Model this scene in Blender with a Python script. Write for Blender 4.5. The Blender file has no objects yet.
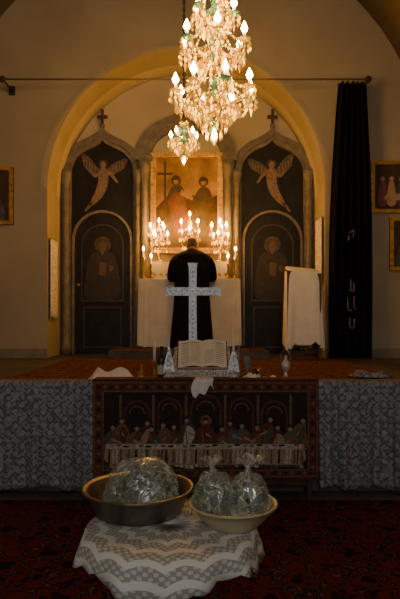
import bpy, bmesh, math, random
from mathutils import Vector, Matrix
random.seed(7)
S=bpy.context.scene
pi=math.pi
# ---------------------------------------------------------------- materials
def nt(name):
    m=bpy.data.materials.new(name); m.use_nodes=True
    t=m.node_tree; b=t.nodes['Principled BSDF']
    return m,t,b
def setb(b,rough=.7,metal=0,emit=None,estr=0,trans=0,sheen=0,spec=None):
    b.inputs['Roughness'].default_value=rough
    b.inputs['Metallic'].default_value=metal
    b.inputs['Transmission Weight'].default_value=trans
    if spec is not None: b.inputs['Specular IOR Level'].default_value=spec
    if emit:
        b.inputs['Emission Color'].default_value=(*emit,1); b.inputs['Emission Strength'].default_value=estr
def M(name,c1,c2=None,scale=6,rough=.7,metal=0,bump=0,emit=None,estr=0,trans=0,detail=4,spec=None):
    m,t,b=nt(name); setb(b,rough,metal,emit,estr,trans,spec=spec)
    if c2 is None: c2=tuple(x*.8 for x in c1)
    tc=t.nodes.new('ShaderNodeTexCoord'); n=t.nodes.new('ShaderNodeTexNoise')
    n.inputs['Scale'].default_value=scale; n.inputs['Detail'].default_value=detail
    t.links.new(tc.outputs['Object'],n.inputs['Vector'])
    r=t.nodes.new('ShaderNodeValToRGB')
    r.color_ramp.elements[0].position=.35; r.color_ramp.elements[1].position=.65
    r.color_ramp.elements[0].color=(*c2,1); r.color_ramp.elements[1].color=(*c1,1)
    t.links.new(n.outputs['Fac'],r.inputs['Fac']); t.links.new(r.outputs['Color'],b.inputs['Base Color'])
    if bump:
        bp=t.nodes.new('ShaderNodeBump'); bp.inputs['Strength'].default_value=bump; bp.inputs['Distance'].default_value=.02
        t.links.new(n.outputs['Fac'],bp.inputs['Height']); t.links.new(bp.outputs['Normal'],b.inputs['Normal'])
    return m
def mth(t,op,a,b=None,c=None):
    n=t.nodes.new('ShaderNodeMath'); n.operation=op
    for i,v in enumerate([a,b,c]):
        if v is None: continue
        if isinstance(v,(int,float)): n.inputs[i].default_value=v
        else: t.links.new(v,n.inputs[i])
    return n.outputs[0]
def ramp(t,fac,stops,const=False):
    r=t.nodes.new('ShaderNodeValToRGB'); cr=r.color_ramp
    if const: cr.interpolation='CONSTANT'
    while len(cr.elements)<len(stops): cr.elements.new(.5)
    for e,(p,c) in zip(cr.elements,stops): e.position=p; e.color=(*c,1)
    t.links.new(fac,r.inputs['Fac']); return r.outputs['Color']
def mixc(t,f,a,b,mode='MIX'):
    n=t.nodes.new('ShaderNodeMix'); n.data_type='RGBA'; n.blend_type=mode
    if isinstance(f,(int,float)): n.inputs[0].default_value=f
    else: t.links.new(f,n.inputs[0])
    for i,v in ((6,a),(7,b)):
        if isinstance(v,tuple): n.inputs[i].default_value=(*v,1)
        else: t.links.new(v,n.inputs[i])
    return n.outputs[2]
def rugmat(name,red,dark,cream,sc):
    m,t,b=nt(name); setb(b,.95,spec=.1)
    tc=t.nodes.new('ShaderNodeTexCoord'); sp=t.nodes.new('ShaderNodeSeparateXYZ')
    t.links.new(tc.outputs['Object'],sp.inputs[0])
    x,y=sp.outputs[0],sp.outputs[1]
    sx=mth(t,'SINE',mth(t,'MULTIPLY',x,sc)); sy=mth(t,'SINE',mth(t,'MULTIPLY',y,sc))
    p=mth(t,'MULTIPLY',sx,sy)
    v=t.nodes.new('ShaderNodeTexVoronoi'); v.inputs['Scale'].default_value=sc*.8
    t.links.new(tc.outputs['Object'],v.inputs['Vector'])
    n=t.nodes.new('ShaderNodeTexNoise'); n.inputs['Scale'].default_value=sc*1.5; t.links.new(tc.outputs['Object'],n.inputs['Vector'])
    f=mth(t,'ADD',mth(t,'MULTIPLY',p,.35),mth(t,'ADD',mth(t,'MULTIPLY',v.outputs['Distance'],.5),mth(t,'MULTIPLY',n.outputs['Fac'],.4)))
    c=ramp(t,f,[(0,dark),(.22,red),(.4,tuple(q*.55 for q in red)),(.52,cream),(.57,dark),(.68,red)],True)
    t.links.new(c,b.inputs['Base Color']); return m
def lacemat(name,white,dark,sc,thr=.5):
    m,t,b=nt(name); setb(b,.9,spec=.1)
    tc=t.nodes.new('ShaderNodeTexCoord')
    v=t.nodes.new('ShaderNodeTexVoronoi'); v.feature='DISTANCE_TO_EDGE'; v.inputs['Scale'].default_value=sc
    v2=t.nodes.new('ShaderNodeTexVoronoi'); v2.inputs['Scale'].default_value=sc*.42
    for q in (v,v2): t.links.new(tc.outputs['Object'],q.inputs['Vector'])
    a=mth(t,'LESS_THAN',v.outputs['Distance'],.09)
    bb=mth(t,'LESS_THAN',mth(t,'ABSOLUTE',mth(t,'SINE',mth(t,'MULTIPLY',v2.outputs['Distance'],16))),thr)
    f=mth(t,'MAXIMUM',a,bb)
    c=mixc(t,f,dark,white); t.links.new(c,b.inputs['Base Color']); return m
def latticemat(name,light,dark):
    m,t,b=nt(name); setb(b,.9,spec=.1)
    tc=t.nodes.new('ShaderNodeTexCoord'); sp=t.nodes.new('ShaderNodeSeparateXYZ')
    t.links.new(tc.outputs['Object'],sp.inputs[0]); x,y,z=sp.outputs
    u=mth(t,'SINE',mth(t,'MULTIPLY',mth(t,'ADD',x,z),27)); w=mth(t,'SINE',mth(t,'MULTIPLY',mth(t,'SUBTRACT',x,z),27))
    net=mth(t,'LESS_THAN',mth(t,'MINIMUM',mth(t,'ABSOLUTE',u),mth(t,'ABSOLUTE',w)),.16)
    ros=mth(t,'GREATER_THAN',mth(t,'ABSOLUTE',mth(t,'MULTIPLY',u,w)),.66)
    n=t.nodes.new('ShaderNodeTexNoise'); n.inputs['Scale'].default_value=34; n.inputs['Detail'].default_value=3; t.links.new(tc.outputs['Object'],n.inputs['Vector'])
    sp2=mth(t,'GREATER_THAN',n.outputs['Fac'],.52)
    f=mth(t,'MINIMUM',mth(t,'ADD',mth(t,'MULTIPLY',net,.4),mth(t,'ADD',mth(t,'MULTIPLY',ros,.6),mth(t,'MULTIPLY',sp2,.6))),1)
    c=mixc(t,f,dark,light); t.links.new(c,b.inputs['Base Color']); return m
def roundlace(name):
    m,t,b=nt(name); setb(b,.9,spec=.1)
    tc=t.nodes.new('ShaderNodeTexCoord'); sp=t.nodes.new('ShaderNodeSeparateXYZ')
    t.links.new(tc.outputs['Object'],sp.inputs[0]); x,y,z=sp.outputs
    r=mth(t,'SQRT',mth(t,'ADD',mth(t,'MULTIPLY',x,x),mth(t,'MULTIPLY',y,y)))
    r=mth(t,'SUBTRACT',r,z)
    an=mth(t,'ARCTAN2',y,x)
    pet=mth(t,'SINE',mth(t,'MULTIPLY',an,56))
    rg=mth(t,'SINE',mth(t,'MULTIPLY',r,190))
    scal=mth(t,'SINE',mth(t,'ADD',mth(t,'MULTIPLY',r,75),mth(t,'MULTIPLY',mth(t,'ABSOLUTE',mth(t,'SINE',mth(t,'MULTIPLY',an,8))),2.2)))
    f1=mth(t,'GREATER_THAN',mth(t,'MULTIPLY',pet,rg),.12)
    f2=mth(t,'GREATER_THAN',scal,.35)
    f=mth(t,'MAXIMUM',mth(t,'MULTIPLY',f1,.6),f2)
    c=mixc(t,f,(.36,.35,.31),(.74,.72,.65)); t.links.new(c,b.inputs['Base Color']); return m
def plasticmat(name):
    m,t,b=nt(name); out=t.nodes['Material Output']; t.nodes.remove(b)
    tr=t.nodes.new('ShaderNodeBsdfTransparent'); gl=t.nodes.new('ShaderNodeBsdfGlossy')
    d2=t.nodes.new('ShaderNodeBsdfDiffuse'); d2.inputs['Color'].default_value=(.78,.82,.72,1)
    gl.inputs['Roughness'].default_value=.25
    tc=t.nodes.new('ShaderNodeTexCoord'); n=t.nodes.new('ShaderNodeTexNoise'); n.inputs['Scale'].default_value=11; n.inputs['Detail'].default_value=2; n.inputs['Distortion'].default_value=2.0
    t.links.new(tc.outputs['Object'],n.inputs['Vector'])
    bp=t.nodes.new('ShaderNodeBump'); bp.inputs['Strength'].default_value=.8; bp.inputs['Distance'].default_value=.02
    t.links.new(n.outputs['Fac'],bp.inputs['Height']); t.links.new(bp.outputs['Normal'],gl.inputs['Normal']); t.links.new(bp.outputs['Normal'],d2.inputs['Normal'])
    a=t.nodes.new('ShaderNodeMixShader'); a.inputs[0].default_value=.65
    t.links.new(gl.outputs[0],a.inputs[1]); t.links.new(d2.outputs[0],a.inputs[2])
    f=ramp(t,n.outputs['Fac'],[(.32,(.16,.16,.16)),(.50,(.24,.24,.24)),(.57,(.65,.65,.65)),(.63,(.2,.2,.2))])
    mx=t.nodes.new('ShaderNodeMixShader'); t.links.new(f,mx.inputs[0])
    t.links.new(tr.outputs[0],mx.inputs[1]); t.links.new(a.outputs[0],mx.inputs[2]); t.links.new(mx.outputs[0],out.inputs[0])
    return m
# ---------------------------------------------------------------- mesh builder
def cat(pts,n=6,closed=False):
    P=[Vector(p) for p in pts]; out=[]; N=len(P)
    rng=range(N) if closed else range(N-1)
    for i in rng:
        if closed: p0,p1,p2,p3=P[i-1],P[i],P[(i+1)%N],P[(i+2)%N]
        else: p0,p1,p2,p3=P[max(i-1,0)],P[i],P[i+1],P[min(i+2,N-1)]
        for k in range(n):
            t=k/n
            out.append(.5*((2*p1)+(p2-p0)*t+(2*p0-5*p1+4*p2-p3)*t*t+(3*p1-p0-3*p2+p3)*t**3))
    if not closed: out.append(P[-1])
    return out
class MB:
    def __init__(s): s.v=[]; s.f=[]; s.m=[]; s.sm=[]; s.mats=[]
    def mi(s,m):
        if m not in s.mats: s.mats.append(m)
        return s.mats.index(m)
    def add(s,vs,fs,m,smooth=False):
        o=len(s.v); s.v+= [tuple(v) for v in vs]; k=s.mi(m)
        for f in fs: s.f.append(tuple(i+o for i in f)); s.m.append(k); s.sm.append(smooth)
    def box(s,x0,x1,y0,y1,z0,z1,m):
        s.add([(x,y,z) for x in(x0,x1) for y in(y0,y1) for z in(z0,z1)],
              [(0,1,3,2),(4,6,7,5),(0,4,5,1),(2,3,7,6),(0,2,6,4),(1,5,7,3)],m)
    def lathe(s,c,prof,m,seg=20,sx=1,sy=1,smooth=True,rip=0,nr=0,cap=True):
        vs=[];fs=[];n=len(prof)
        for (r,z) in prof:
            for k in range(seg):
                a=2*pi*k/seg; rr=r*(1+rip*math.sin(nr*a)); vs.append((c[0]+rr*math.cos(a)*sx,c[1]+rr*math.sin(a)*sy,z))
        for i in range(n-1):
            for k in range(seg):
                k2=(k+1)%seg; fs.append((i*seg+k,i*seg+k2,(i+1)*seg+k2,(i+1)*seg+k))
        if cap:
            if prof[0][0]>1e-4: fs.append(tuple(range(seg)))
            if prof[-1][0]>1e-4: fs.append(tuple((n-1)*seg+k for k in range(seg)))
        s.add(vs,fs,m,smooth)
    def tube(s,pts,r,m,seg=8,flat=1):
        pts=[Vector(p) for p in pts]; n=len(pts)
        if not isinstance(r,(list,tuple)): r=[r]*n
        vs=[];fs=[]; up=Vector((0,0,1))
        for i,p in enumerate(pts):
            d=(pts[min(i+1,n-1)]-pts[max(i-1,0)])
            if d.length<1e-9: d=Vector((0,0,1))
            d.normalize()
            a=d.cross(up)
            if a.length<.15: a=d.cross(Vector((0,1,0)))
            a.normalize(); b=d.cross(a)
            for k in range(seg):
                t=2*pi*k/seg; vs.append(p+a*(r[i]*math.cos(t))+b*(r[i]*math.sin(t)*flat))
        for i in range(n-1):
            for k in range(seg):
                k2=(k+1)%seg; fs.append((i*seg+k,i*seg+k2,(i+1)*seg+k2,(i+1)*seg+k))
        fs.append(tuple(range(seg))); fs.append(tuple((n-1)*seg+k for k in range(seg)))
        s.add(vs,fs,m,True)
    def sph(s,c,r,m,seg=14,rings=8):
        if not isinstance(r,(tuple,list)): r=(r,r,r)
        pr=[(math.sin(pi*i/rings),-math.cos(pi*i/rings)) for i in range(rings+1)]
        vs=[];fs=[]
        for (q,z) in pr:
            for k in range(seg):
                a=2*pi*k/seg; vs.append((c[0]+r[0]*q*math.cos(a),c[1]+r[1]*q*math.sin(a),c[2]+r[2]*z))
        for i in range(rings):
            for k in range(seg):
                k2=(k+1)%seg; fs.append((i*seg+k,i*seg+k2,(i+1)*seg+k2,(i+1)*seg+k))
        s.add(vs,fs,m,True)
    def poly(s,pts,y0,y1,m,sm=0):   # pts (x,z), extruded along y; y0 is the side facing the nave
        if sm: pts=[(p[0],p[1]) for p in cat([(p[0],p[1],0) for p in pts],sm,True)]
        n=len(pts)
        vs=[(p[0],y0,p[1]) for p in pts]+[(p[0],y1,p[1]) for p in pts]
        fs=[tuple(range(n)),tuple(range(2*n-1,n-1,-1))]+[(i,(i+1)%n,n+(i+1)%n,n+i) for i in range(n)]
        s.add(vs,fs,m)
    def disc(s,cx,cz,r,y0,y1,m,rz=None,n=20):
        rz=rz or r
        s.poly([(cx+r*math.cos(2*pi*k/n),cz+rz*math.sin(2*pi*k/n)) for k in range(n)],y0,y1,m)
    def band(s,inn,out,y0,y1,m):  # open frame band between two polylines of same length
        n=len(inn); vs=[]
        for a,b in zip(inn,out): vs+=[(a[0],y0,a[1]),(b[0],y0,b[1]),(b[0],y1,b[1]),(a[0],y1,a[1])]
        fs=[]
        for i in range(n-1):
            for k in range(4):
                fs.append((i*4+k,i*4+(k+1)%4,(i+1)*4+(k+1)%4,(i+1)*4+k))
        fs+=[(0,1,2,3),((n-1)*4,(n-1)*4+1,(n-1)*4+2,(n-1)*4+3)]
        s.add(vs,fs,m)
    def grid(s,fn,nu,nv,m,smooth=True):
        vs=[fn(i/nu,j/nv) for i in range(nu+1) for j in range(nv+1)]
        fs=[(i*(nv+1)+j,(i+1)*(nv+1)+j,(i+1)*(nv+1)+j+1,i*(nv+1)+j+1) for i in range(nu) for j in range(nv)]
        s.add(vs,fs,m,smooth)
    def gem(s,c,r,h,m):
        if isinstance(m,tuple): m=m[0] if random.random()<.35 else m[1]
        x,y,z=c
        a=random.random()*pi
        vs=[(x,y,z+h*.4)]+[(x+r*math.cos(a+k*pi/2),y+r*math.sin(a+k*pi/2),z) for k in range(4)]+[(x,y,z-h*.6)]
        fs=[(0,1,2),(0,2,3),(0,3,4),(0,4,1),(5,2,1),(5,3,2),(5,4,3),(5,1,4)]
        s.add(vs,fs,m)
    def build(s,name,parent=None,solid=0,origin=None,recalc=True):
        xs=[v[0] for v in s.v];ys=[v[1] for v in s.v];zs=[v[2] for v in s.v]
        o=origin or ((min(xs)+max(xs))/2,(min(ys)+max(ys))/2,min(zs))
        me=bpy.data.meshes.new(name)
        me.from_pydata([(v[0]-o[0],v[1]-o[1],v[2]-o[2]) for v in s.v],[],s.f)
        for m in s.mats: me.materials.append(m)
        for p,k,sm in zip(me.polygons,s.m,s.sm): p.material_index=k; p.use_smooth=sm
        if recalc:
            bm=bmesh.new(); bm.from_mesh(me); bmesh.ops.recalc_face_normals(bm,faces=bm.faces); bm.to_mesh(me); bm.free()
        me.update()
        ob=bpy.data.objects.new(name,me); ob.location=o; S.collection.objects.link(ob)
        if solid:
            q=ob.modifiers.new('thick','SOLIDIFY'); q.thickness=solid; q.offset=0
        if parent:
            ob.parent=parent; ob.location=Vector(o)-parent.location
        return ob
def empty(name,loc):
    e=bpy.data.objects.new(name,None); e.location=loc; e.empty_display_size=.2; S.collection.objects.link(e); return e
def remesh(ob,vox,mat,smooth=4):
    r=ob.modifiers.new('r','REMESH'); r.mode='VOXEL'; r.voxel_size=vox; r.use_smooth_shade=True
    q=ob.modifiers.new('s','SMOOTH'); q.iterations=smooth; q.factor=.5
def skirt(mb,cx,cy,hx,hy,zt,zb,m,amp=.02,nf=22,rings=10,flare=.03,power=.25,hem=None,seed=0,seg=160):
    rnd=random.Random(seed); ph=[rnd.random()*6 for _ in range(5)]
    def per(t):
        a=2*pi*t; c,s_=math.cos(a),math.sin(a)
        return math.copysign(abs(c)**power,c),math.copysign(abs(s_)**power,s_)
    vs=[];fs=[];R=[]
    for q in (0.02,.5,.85,.97): R.append((q,zt,0))
    for i in range(rings+1):
        R.append((1,zt-.012-(zt-.012-zb)*i/rings,i/rings))
    for (q,z,d) in R:
        for k in range(seg):
            t=k/seg; px,py=per(t)
            w=math.sin(nf*2*pi*t+ph[0])*.6+math.sin(nf*.53*2*pi*t+ph[1]+d)*.4+.3*math.sin(nf*2.1*2*pi*t+ph[2]+2*d)
            e=d**.6*(flare+amp*w)
            n=math.hypot(px,py)
            zz=z if d<1 or not hem else z+hem*math.sin(3*2*pi*t+ph[3])+hem*.4*math.sin(17*2*pi*t)
            vs.append((cx+px*q*hx+px/n*e,cy+py*q*hy+py/n*e,zz))
    n=len(R)
    for i in range(n-1):
        for k in range(seg):
            k2=(k+1)%seg; fs.append((i*seg+k,i*seg+k2,(i+1)*seg+k2,(i+1)*seg+k))
    fs.append(tuple(range(seg)))
    mb.add(vs,fs,m,True)
# ---------------------------------------------------------------- material set
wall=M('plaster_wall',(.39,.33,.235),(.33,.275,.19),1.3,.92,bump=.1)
vaultm=M('plaster_vault_shade',(.25,.20,.135),(.19,.15,.10),1.1,.92,bump=.1)  # darker copy of the plaster, ceiling shade put into the colour
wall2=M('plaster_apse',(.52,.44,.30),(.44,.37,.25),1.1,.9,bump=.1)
stone=M('stone_floor',(.10,.08,.06),(.06,.045,.035),4,.7)
trimm=M('trim_stone',(.26,.21,.15),(.2,.16,.11),5,.8)
greyst=M('retable_frame_paint',(.20,.175,.14),(.12,.105,.085),9,.65,bump=.1)
darkp=M('retable_dark_panel',(.020,.017,.015),(.011,.010,.009),8,.5,spec=.25)
doorm=M('door_dark_paint',(.020,.017,.014),(.011,.009,.008),7,.5,spec=.25)
doorf=M('door_frame_wood',(.05,.037,.028),(.028,.02,.015),9,.5)
rug1=rugmat('rug_floor_weave',(.105,.016,.015),(.016,.012,.016),(.12,.07,.055),17)
rug2=rugmat('rug_bema_weave',(.20,.055,.045),(.035,.022,.024),(.28,.18,.11),20)
lace1=latticemat('lace_frontal',(.34,.34,.345),(.12,.12,.13))
whitec=M('white_cloth',(.76,.69,.58),(.67,.6,.5),5,.9,bump=.15)
whiteb=M('white_linen',(.84,.81,.74),(.76,.73,.66),6,.9,bump=.2)
gold=M('gilded_brass',(.75,.46,.10),(.5,.28,.05),14,.28,1)
goldp=M('gold_frame_leaf',(.66,.38,.06),(.36,.19,.03),20,.4,.6,bump=.4)
silver=M('engraved_silver',(.86,.87,.88),(.52,.53,.54),45,.3,.5,bump=.6)
black=M('black_cassock_wool',(.012,.010,.010),(.007,.006,.006),10,.9,spec=.12)
curt=M('black_curtain_velvet',(.010,.008,.008),(.006,.005,.005),10,.95,spec=.06)
skin=M('skin',(.42,.22,.13),(.36,.18,.1),12,.55)
hairm=M('grey_hair',(.13,.10,.08),(.05,.04,.03),60,.8,bump=.5)
bulb=M('bulb_glow',(1,.8,.4),(1,.8,.4),3,.5,emit=(1,.54,.14),estr=165)
flame=M('candle_flame',(1,.7,.3),(1,.7,.3),3,.5,emit=(1,.44,.065),estr=220)
wax=M('candle_wax',(.8,.66,.4),(.7,.56,.33),8,.5,emit=(1,.5,.1),estr=.8)
crA=M('crystal_amber_glow',(.9,.55,.08),(.7,.38,.04),25,.12,.5,emit=(1,.50,.03),estr=4.2)  # glow added to the crystals to imitate lamplight glittering in them
crB=M('crystal_amber_faint_glow',(.70,.42,.07),(.42,.23,.035),25,.14,.6,emit=(1,.46,.025),estr=.60)  # dimmer copy of the crystal, with a weaker added glow
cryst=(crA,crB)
crystt=M('crystal_teal',(.10,.30,.22),(.05,.16,.12),12,.12,.2,emit=(.25,.5,.22),estr=.14)  # teal glass, also given a faint added glow
wood=M('dark_wood',(.10,.045,.025),(.05,.022,.012),9,.5)
# ---------------------------------------------------------------- room shell
XL,XR=-3.49,3.11; AC=-.19; RN=3.30; ZS=3.5; YF=7.7; YM=8.2; YB=8.62; YC=-4.0
b=MB(); b.box(XL-.2,XR+.2,YC-.2,4.7,-.15,0,stone); b.build('floor')
b=MB(); b.box(XL+.004,XR-.004,4.7,YB,0.001,.899,stone); b.build('bema_platform')
b=MB(); b.box(XL-.2,XL,YC,YB,0,ZS,wall); b.build('wall_left')
b=MB(); b.box(XR,XR+.2,YC,YB,0,ZS,wall); b.build('wall_right')
b=MB()
b.box(XL,-1.6,YC-.2,YC,0,6.9,wall); b.box(1.2,XR,YC-.2,YC,0,6.9,wall)
b.box(-1.6,1.2,YC-.2,YC,0,2.2,wall); b.box(-1.6,1.2,YC-.2,YC,4.6,6.9,wall); b.build('wall_back')
fill_glow=M('fill_window_glow',(.6,.65,.7),(.55,.6,.65),3,.4,emit=(.82,.84,.84),estr=7.5)  # glowing pane of an unseen window, added as cool fill from behind
b=MB(); b.box(-1.6,1.2,YC-.16,YC-.14,2.2,4.6,fill_glow)
for x in (-1.6,-.93,-.23,.47,1.14): b.box(x,x+.06,YC-.14,YC-.06,2.2,4.6,wood)
for z in (2.2,3.36,4.54): b.box(-1.6,1.2,YC-.139,YC-.061,z,z+.06,wood)
b.build('fill_window_1')
b=MB(); N=40
vs=[];fs=[]
for k in range(N+1):
    a=pi*k/N
    for y in (YC-.2,YB):
        for r in (RN,RN+.15): vs.append((AC+r*math.cos(a),y,ZS+r*math.sin(a)))
for k in range(N):
    o=k*4;p=o+4
    fs+=[(o,o+2,p+2,p),(o+1,p+1,p+3,o+3),(o,p,p+1,o+1),(o+2,o+3,p+3,p+2)]
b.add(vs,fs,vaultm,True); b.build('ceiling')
JL,JR=-2.10,1.72; RA=(JR-JL)/2; ZA=3.25
def arch(cx,r,zs,n=36,rz=None): 
    rz=rz or r
    return [(cx-r*math.cos(pi*k/n),zs+rz*math.sin(pi*k/n)) for k in range(n+1)]
b=MB()
b.box(XL,JL,YF,YM,.9,6.85,wall); b.box(JR,XR,YF,YM,.9,6.85,wall)
A=arch(AC,RA,ZA); top=[(p[0],6.85) for p in A]
b.band(A,top,YF,YM,wall); b.build('wall_chancel')
b=MB(); b.box(XL,JL,YM,YB,.9,3.25,wall); b.build('wall_niche_left')
b=MB(); b.box(JR,XR,YM,YB,.9,3.25,wall); b.build('wall_niche_right')
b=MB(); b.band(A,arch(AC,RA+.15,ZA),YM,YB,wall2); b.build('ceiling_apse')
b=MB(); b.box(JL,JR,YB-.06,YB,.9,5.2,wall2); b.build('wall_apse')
b=MB()
b.band([(JL-.02,3.25)]+[(AC-(RA+.02)*math.cos(pi*k/36),ZA+(RA+.02)*math.sin(pi*k/36)) for k in range(1,36)]+[(JR+.02,3.25)],
       [(JL-.09,3.25)]+[(AC-(RA+.09)*math.cos(pi*k/36),ZA+(RA+.09)*math.sin(pi*k/36)) for k in range(1,36)]+[(JR+.09,3.25)],YF-.015,YF,wall)
b.build('trim_1')
b=MB(); b.box(XL,JL-.005,YF-.04,YF,.9,1.03,trimm); b.build('baseboard_left')
b=MB(); b.box(JR+.005,XR,YF-.04,YF,.9,1.03,trimm); b.build('baseboard_right')
b=MB(); b.box(-2.9,2.7,.8,4.42,0,.012,rug1); b.build('persian_rug')
b=MB(); b.box(-1.72,1.78,4.9,7.3,.9,.912,rug2)
b.box(-1.76,1.82,4.88,4.92,.9,.914,wood); b.build('bema_rug')
DZ=1.02
b=MB(); b.box(-1.2,.9,7.33,8.3,.9,DZ,stone); b.box(-1.15,.85,7.35,7.9,DZ,DZ+.008,rug2); b.build('altar_step')
# ---------------------------------------------------------------- retable
b=MB(); Y0=8.44; YW=YB-.062
angelm=M('angel_paint',(.26,.18,.13),(.15,.10,.075),25,.7)
angelw=M('angel_wing_paint',(.13,.095,.072),(.07,.052,.04),25,.7)
saintr=M('saint_robe_dark',(.035,.024,.018),(.018,.013,.01),15,.6)
saintf=M('saint_face',(.12,.07,.045),(.08,.05,.035),15,.6)
halom=M('halo_gold',(.09,.055,.02),(.05,.03,.012),20,.45,.3)
def ogee(cx,hw,zs,h,n=0):
    half=[(hw,zs),(hw*.97,zs+h*.25),(hw*.82,zs+h*.5),(hw*.55,zs+h*.69),(hw*.28,zs+h*.8),(hw*.1,zs+h*.9),(0,zs+h)]
    half=[(p[0],p[1]) for p in cat([(x,z,0) for x,z in half],4)]
    return [(cx-x,z) for x,z in half]+[(cx+x,z) for x,z in reversed(half[:-1])]
for cx,flip in ((-1.475,1),(1.095,-1)):
    O=[(cx-.615,.9)]+ogee(cx,.615,3.62,.72)+[(cx+.615,.9)]
    I=[(cx-.47,.9)]+ogee(cx,.47,3.62,.52)+[(cx+.47,.9)]
    b.poly([(x,z) for x,z in O],Y0+.06,YW,darkp)
    b.band(I,O,Y0,Y0+.061,greyst)
    O2=[(cx-.56,.9)]+ogee(cx,.56,3.62,.65)+[(cx+.56,.9)]; I2=[(cx-.52,.9)]+ogee(cx,.52,3.62,.59)+[(cx+.52,.9)]
    b.band(I2,O2,Y0-.025,Y0,greyst)
    for sx in(-.54,.54):
        b.lathe((cx+sx,Y0-.03),[(.075,.9),(.075,1.02),(.05,1.06),(.045,2.9),(.045,3.45),(.07,3.52),(.085,3.6),(.085,3.66),(.05,3.68)],greyst,14)
    O=[(cx-.455,.9),(cx-.455,2.62)]+arch(cx,.455,2.62,24)[1:-1]+[(cx+.455,2.62),(cx+.455,.9)]
    I=[(cx-.42,.9),(cx-.42,2.62)]+arch(cx,.42,2.62,24)[1:-1]+[(cx+.42,2.62),(cx+.42,.9)]
    b.band(I,O,Y0-.01,Y0+.07,greyst)
    b.poly(I,Y0+.03,Y0+.065,doorm)
    P=[(cx-.3,1.75),(cx-.3,2.55)]+arch(cx,.3,2.55,20)[1:-1]+[(cx+.3,2.55),(cx+.3,1.75)]
    Q=[(cx-.32,1.72),(cx-.32,2.55)]+arch(cx,.32,2.55,20)[1:-1]+[(cx+.32,2.55),(cx+.32,1.72)]
    b.band(P,Q,Y0+.018,Y0+.03,doorf)
    b.box(cx-.33,cx+.33,Y0+.015,Y0+.03,1.7,1.73,doorf)
    for z0,z1 in((1.0,1.62),):
        b.band([(cx-.27,z0+.02),(cx-.27,z1-.02),(cx+.27,z1-.02),(cx+.27,z0+.02),(cx-.27,z0+.02)],[(cx-.29,z0),(cx-.29,z1),(cx+.29,z1),(cx+.29,z0),(cx-.29,z0)],Y0+.018,Y0+.03,doorf)
    b.sph((cx-flip*.36,Y0+.02,1.95),.025,gold)
    y=Y0+.024
    b.disc(cx,2.56,.125,y-.002,y+.008,halom)
    b.poly([(cx-.07,2.45),(cx-.19,2.38),(cx-.25,2.1),(cx-.24,1.76),(cx+.24,1.76),(cx+.25,2.1),(cx+.19,2.38),(cx+.07,2.45)],y-.004,y+.007,saintr,3)
    b.disc(cx,2.53,.055,y-.008,y+.004,saintf,.075)
    b.poly([(cx-.045,2.5),(cx,2.40),(cx+.045,2.5),(cx,2.52)],y-.011,y,angelw,3)
    b.poly([(cx-.04,2.3),(cx+.06,2.28),(cx+.05,2.08),(cx-.05,2.1)],y-.011,y,saintf)
    b.disc(cx+.13,2.2,.035,y-.012,y,saintf,.045)
    y=Y0+.05; f=flip; Z=3.62
    def T(L,ox=0): return [(cx+f*(x)+ox,Z+z) for x,z in L]
    b.poly(T([(-.02,.04),(-.10,.14),(-.20,.26),(-.32,.33),(-.31,.22),(-.25,.08),(-.14,-.01),(-.04,-.04)]),y-.012,y+.012,angelw,4)
    b.poly(T([(.04,.04),(.12,.14),(.24,.21),(.37,.24),(.33,.11),(.22,.03),(.12,-.01),(.05,-.03)]),y-.012,y+.012,angelw,4)
    b.poly(T([(-.04,.08),(.05,.09),(.085,-.05),(.06,-.2),(.0,-.32),(-.10,-.42),(-.20,-.48),(-.17,-.38),(-.11,-.26),(-.07,-.12)]),y-.018,y+.01,angelm,4)
    b.poly(T([(.04,.05),(.12,-.02),(.21,-.12),(.23,-.10),(.14,.03),(.06,.08)]),y-.022,y+.01,angelm,3)
    b.poly(T([(-.03,.05),(-.12,.0),(-.18,.08),(-.2,.06),(-.13,-.04),(-.04,-.01)]),y-.022,y+.01,angelm,3)
    b.poly(T([(-.15,-.43),(-.24,-.55),(-.27,-.54),(-.19,-.43)]),y-.018,y+.01,angelm,2)
    b.disc(cx+f*.01,Z+.145,.042,y-.026,y+.01,angelm,.052)
    b.disc(cx+f*.01,Z+.16,.07,y-.012,y+.012,halom)
    for k in range(5):
        b.poly(T([(-.1-.045*k,.12+.035*k),(-.115-.045*k,.12+.035*k),(-.125-.04*k,.0+.03*k),(-.115-.04*k,.0+.03*k)]),y-.016,y-.01,angelm)
        b.poly(T([(.1+.05*k,.10+.022*k),(.115+.05*k,.10+.022*k),(.125+.045*k,.01+.02*k),(.115+.045*k,.01+.02*k)]),y-.016,y-.01,angelm)
    b.box(cx-.018,cx+.018,Y0,Y0+.05,4.33,4.60,doorf); b.box(cx-.075,cx+.075,Y0+.002,Y0+.048,4.47,4.51,doorf)
    b.sph((cx,Y0+.025,4.35),.04,greyst)
cx=-.21
for sx in(-.625,.64):
    b.box(cx+sx-.085,cx+sx+.085,Y0-.02,YW,.9,3.78,greyst)
    b.lathe((cx+sx,Y0-.05),[(.08,.9),(.08,1.05),(.055,1.1),(.05,3.5),(.075,3.6),(.1,3.72),(.1,3.8),(.03,3.82)],greyst,16)
    b.box(cx+sx-.12,cx+sx+.12,Y0-.12,YW,3.8,3.88,greyst)
O=ogee(cx,.75,3.88,.78); I=ogee(cx,.52,3.88,.50)
b.band(I,O,Y0-.02,YW,greyst)
I2=ogee(cx,.60,3.88,.60);O2=ogee(cx,.67,3.88,.68); b.band(I2,O2,Y0-.05,Y0-.02,greyst)
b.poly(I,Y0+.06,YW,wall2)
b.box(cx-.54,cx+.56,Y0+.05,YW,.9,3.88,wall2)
b.box(cx-.018,cx+.018,Y0,Y0+.05,4.62,4.8,doorf); b.box(cx-.06,cx+.06,Y0+.002,Y0+.048,4.71,4.74,doorf)
b.build('altar_retable')
b=MB(); yp=8.42
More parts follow.
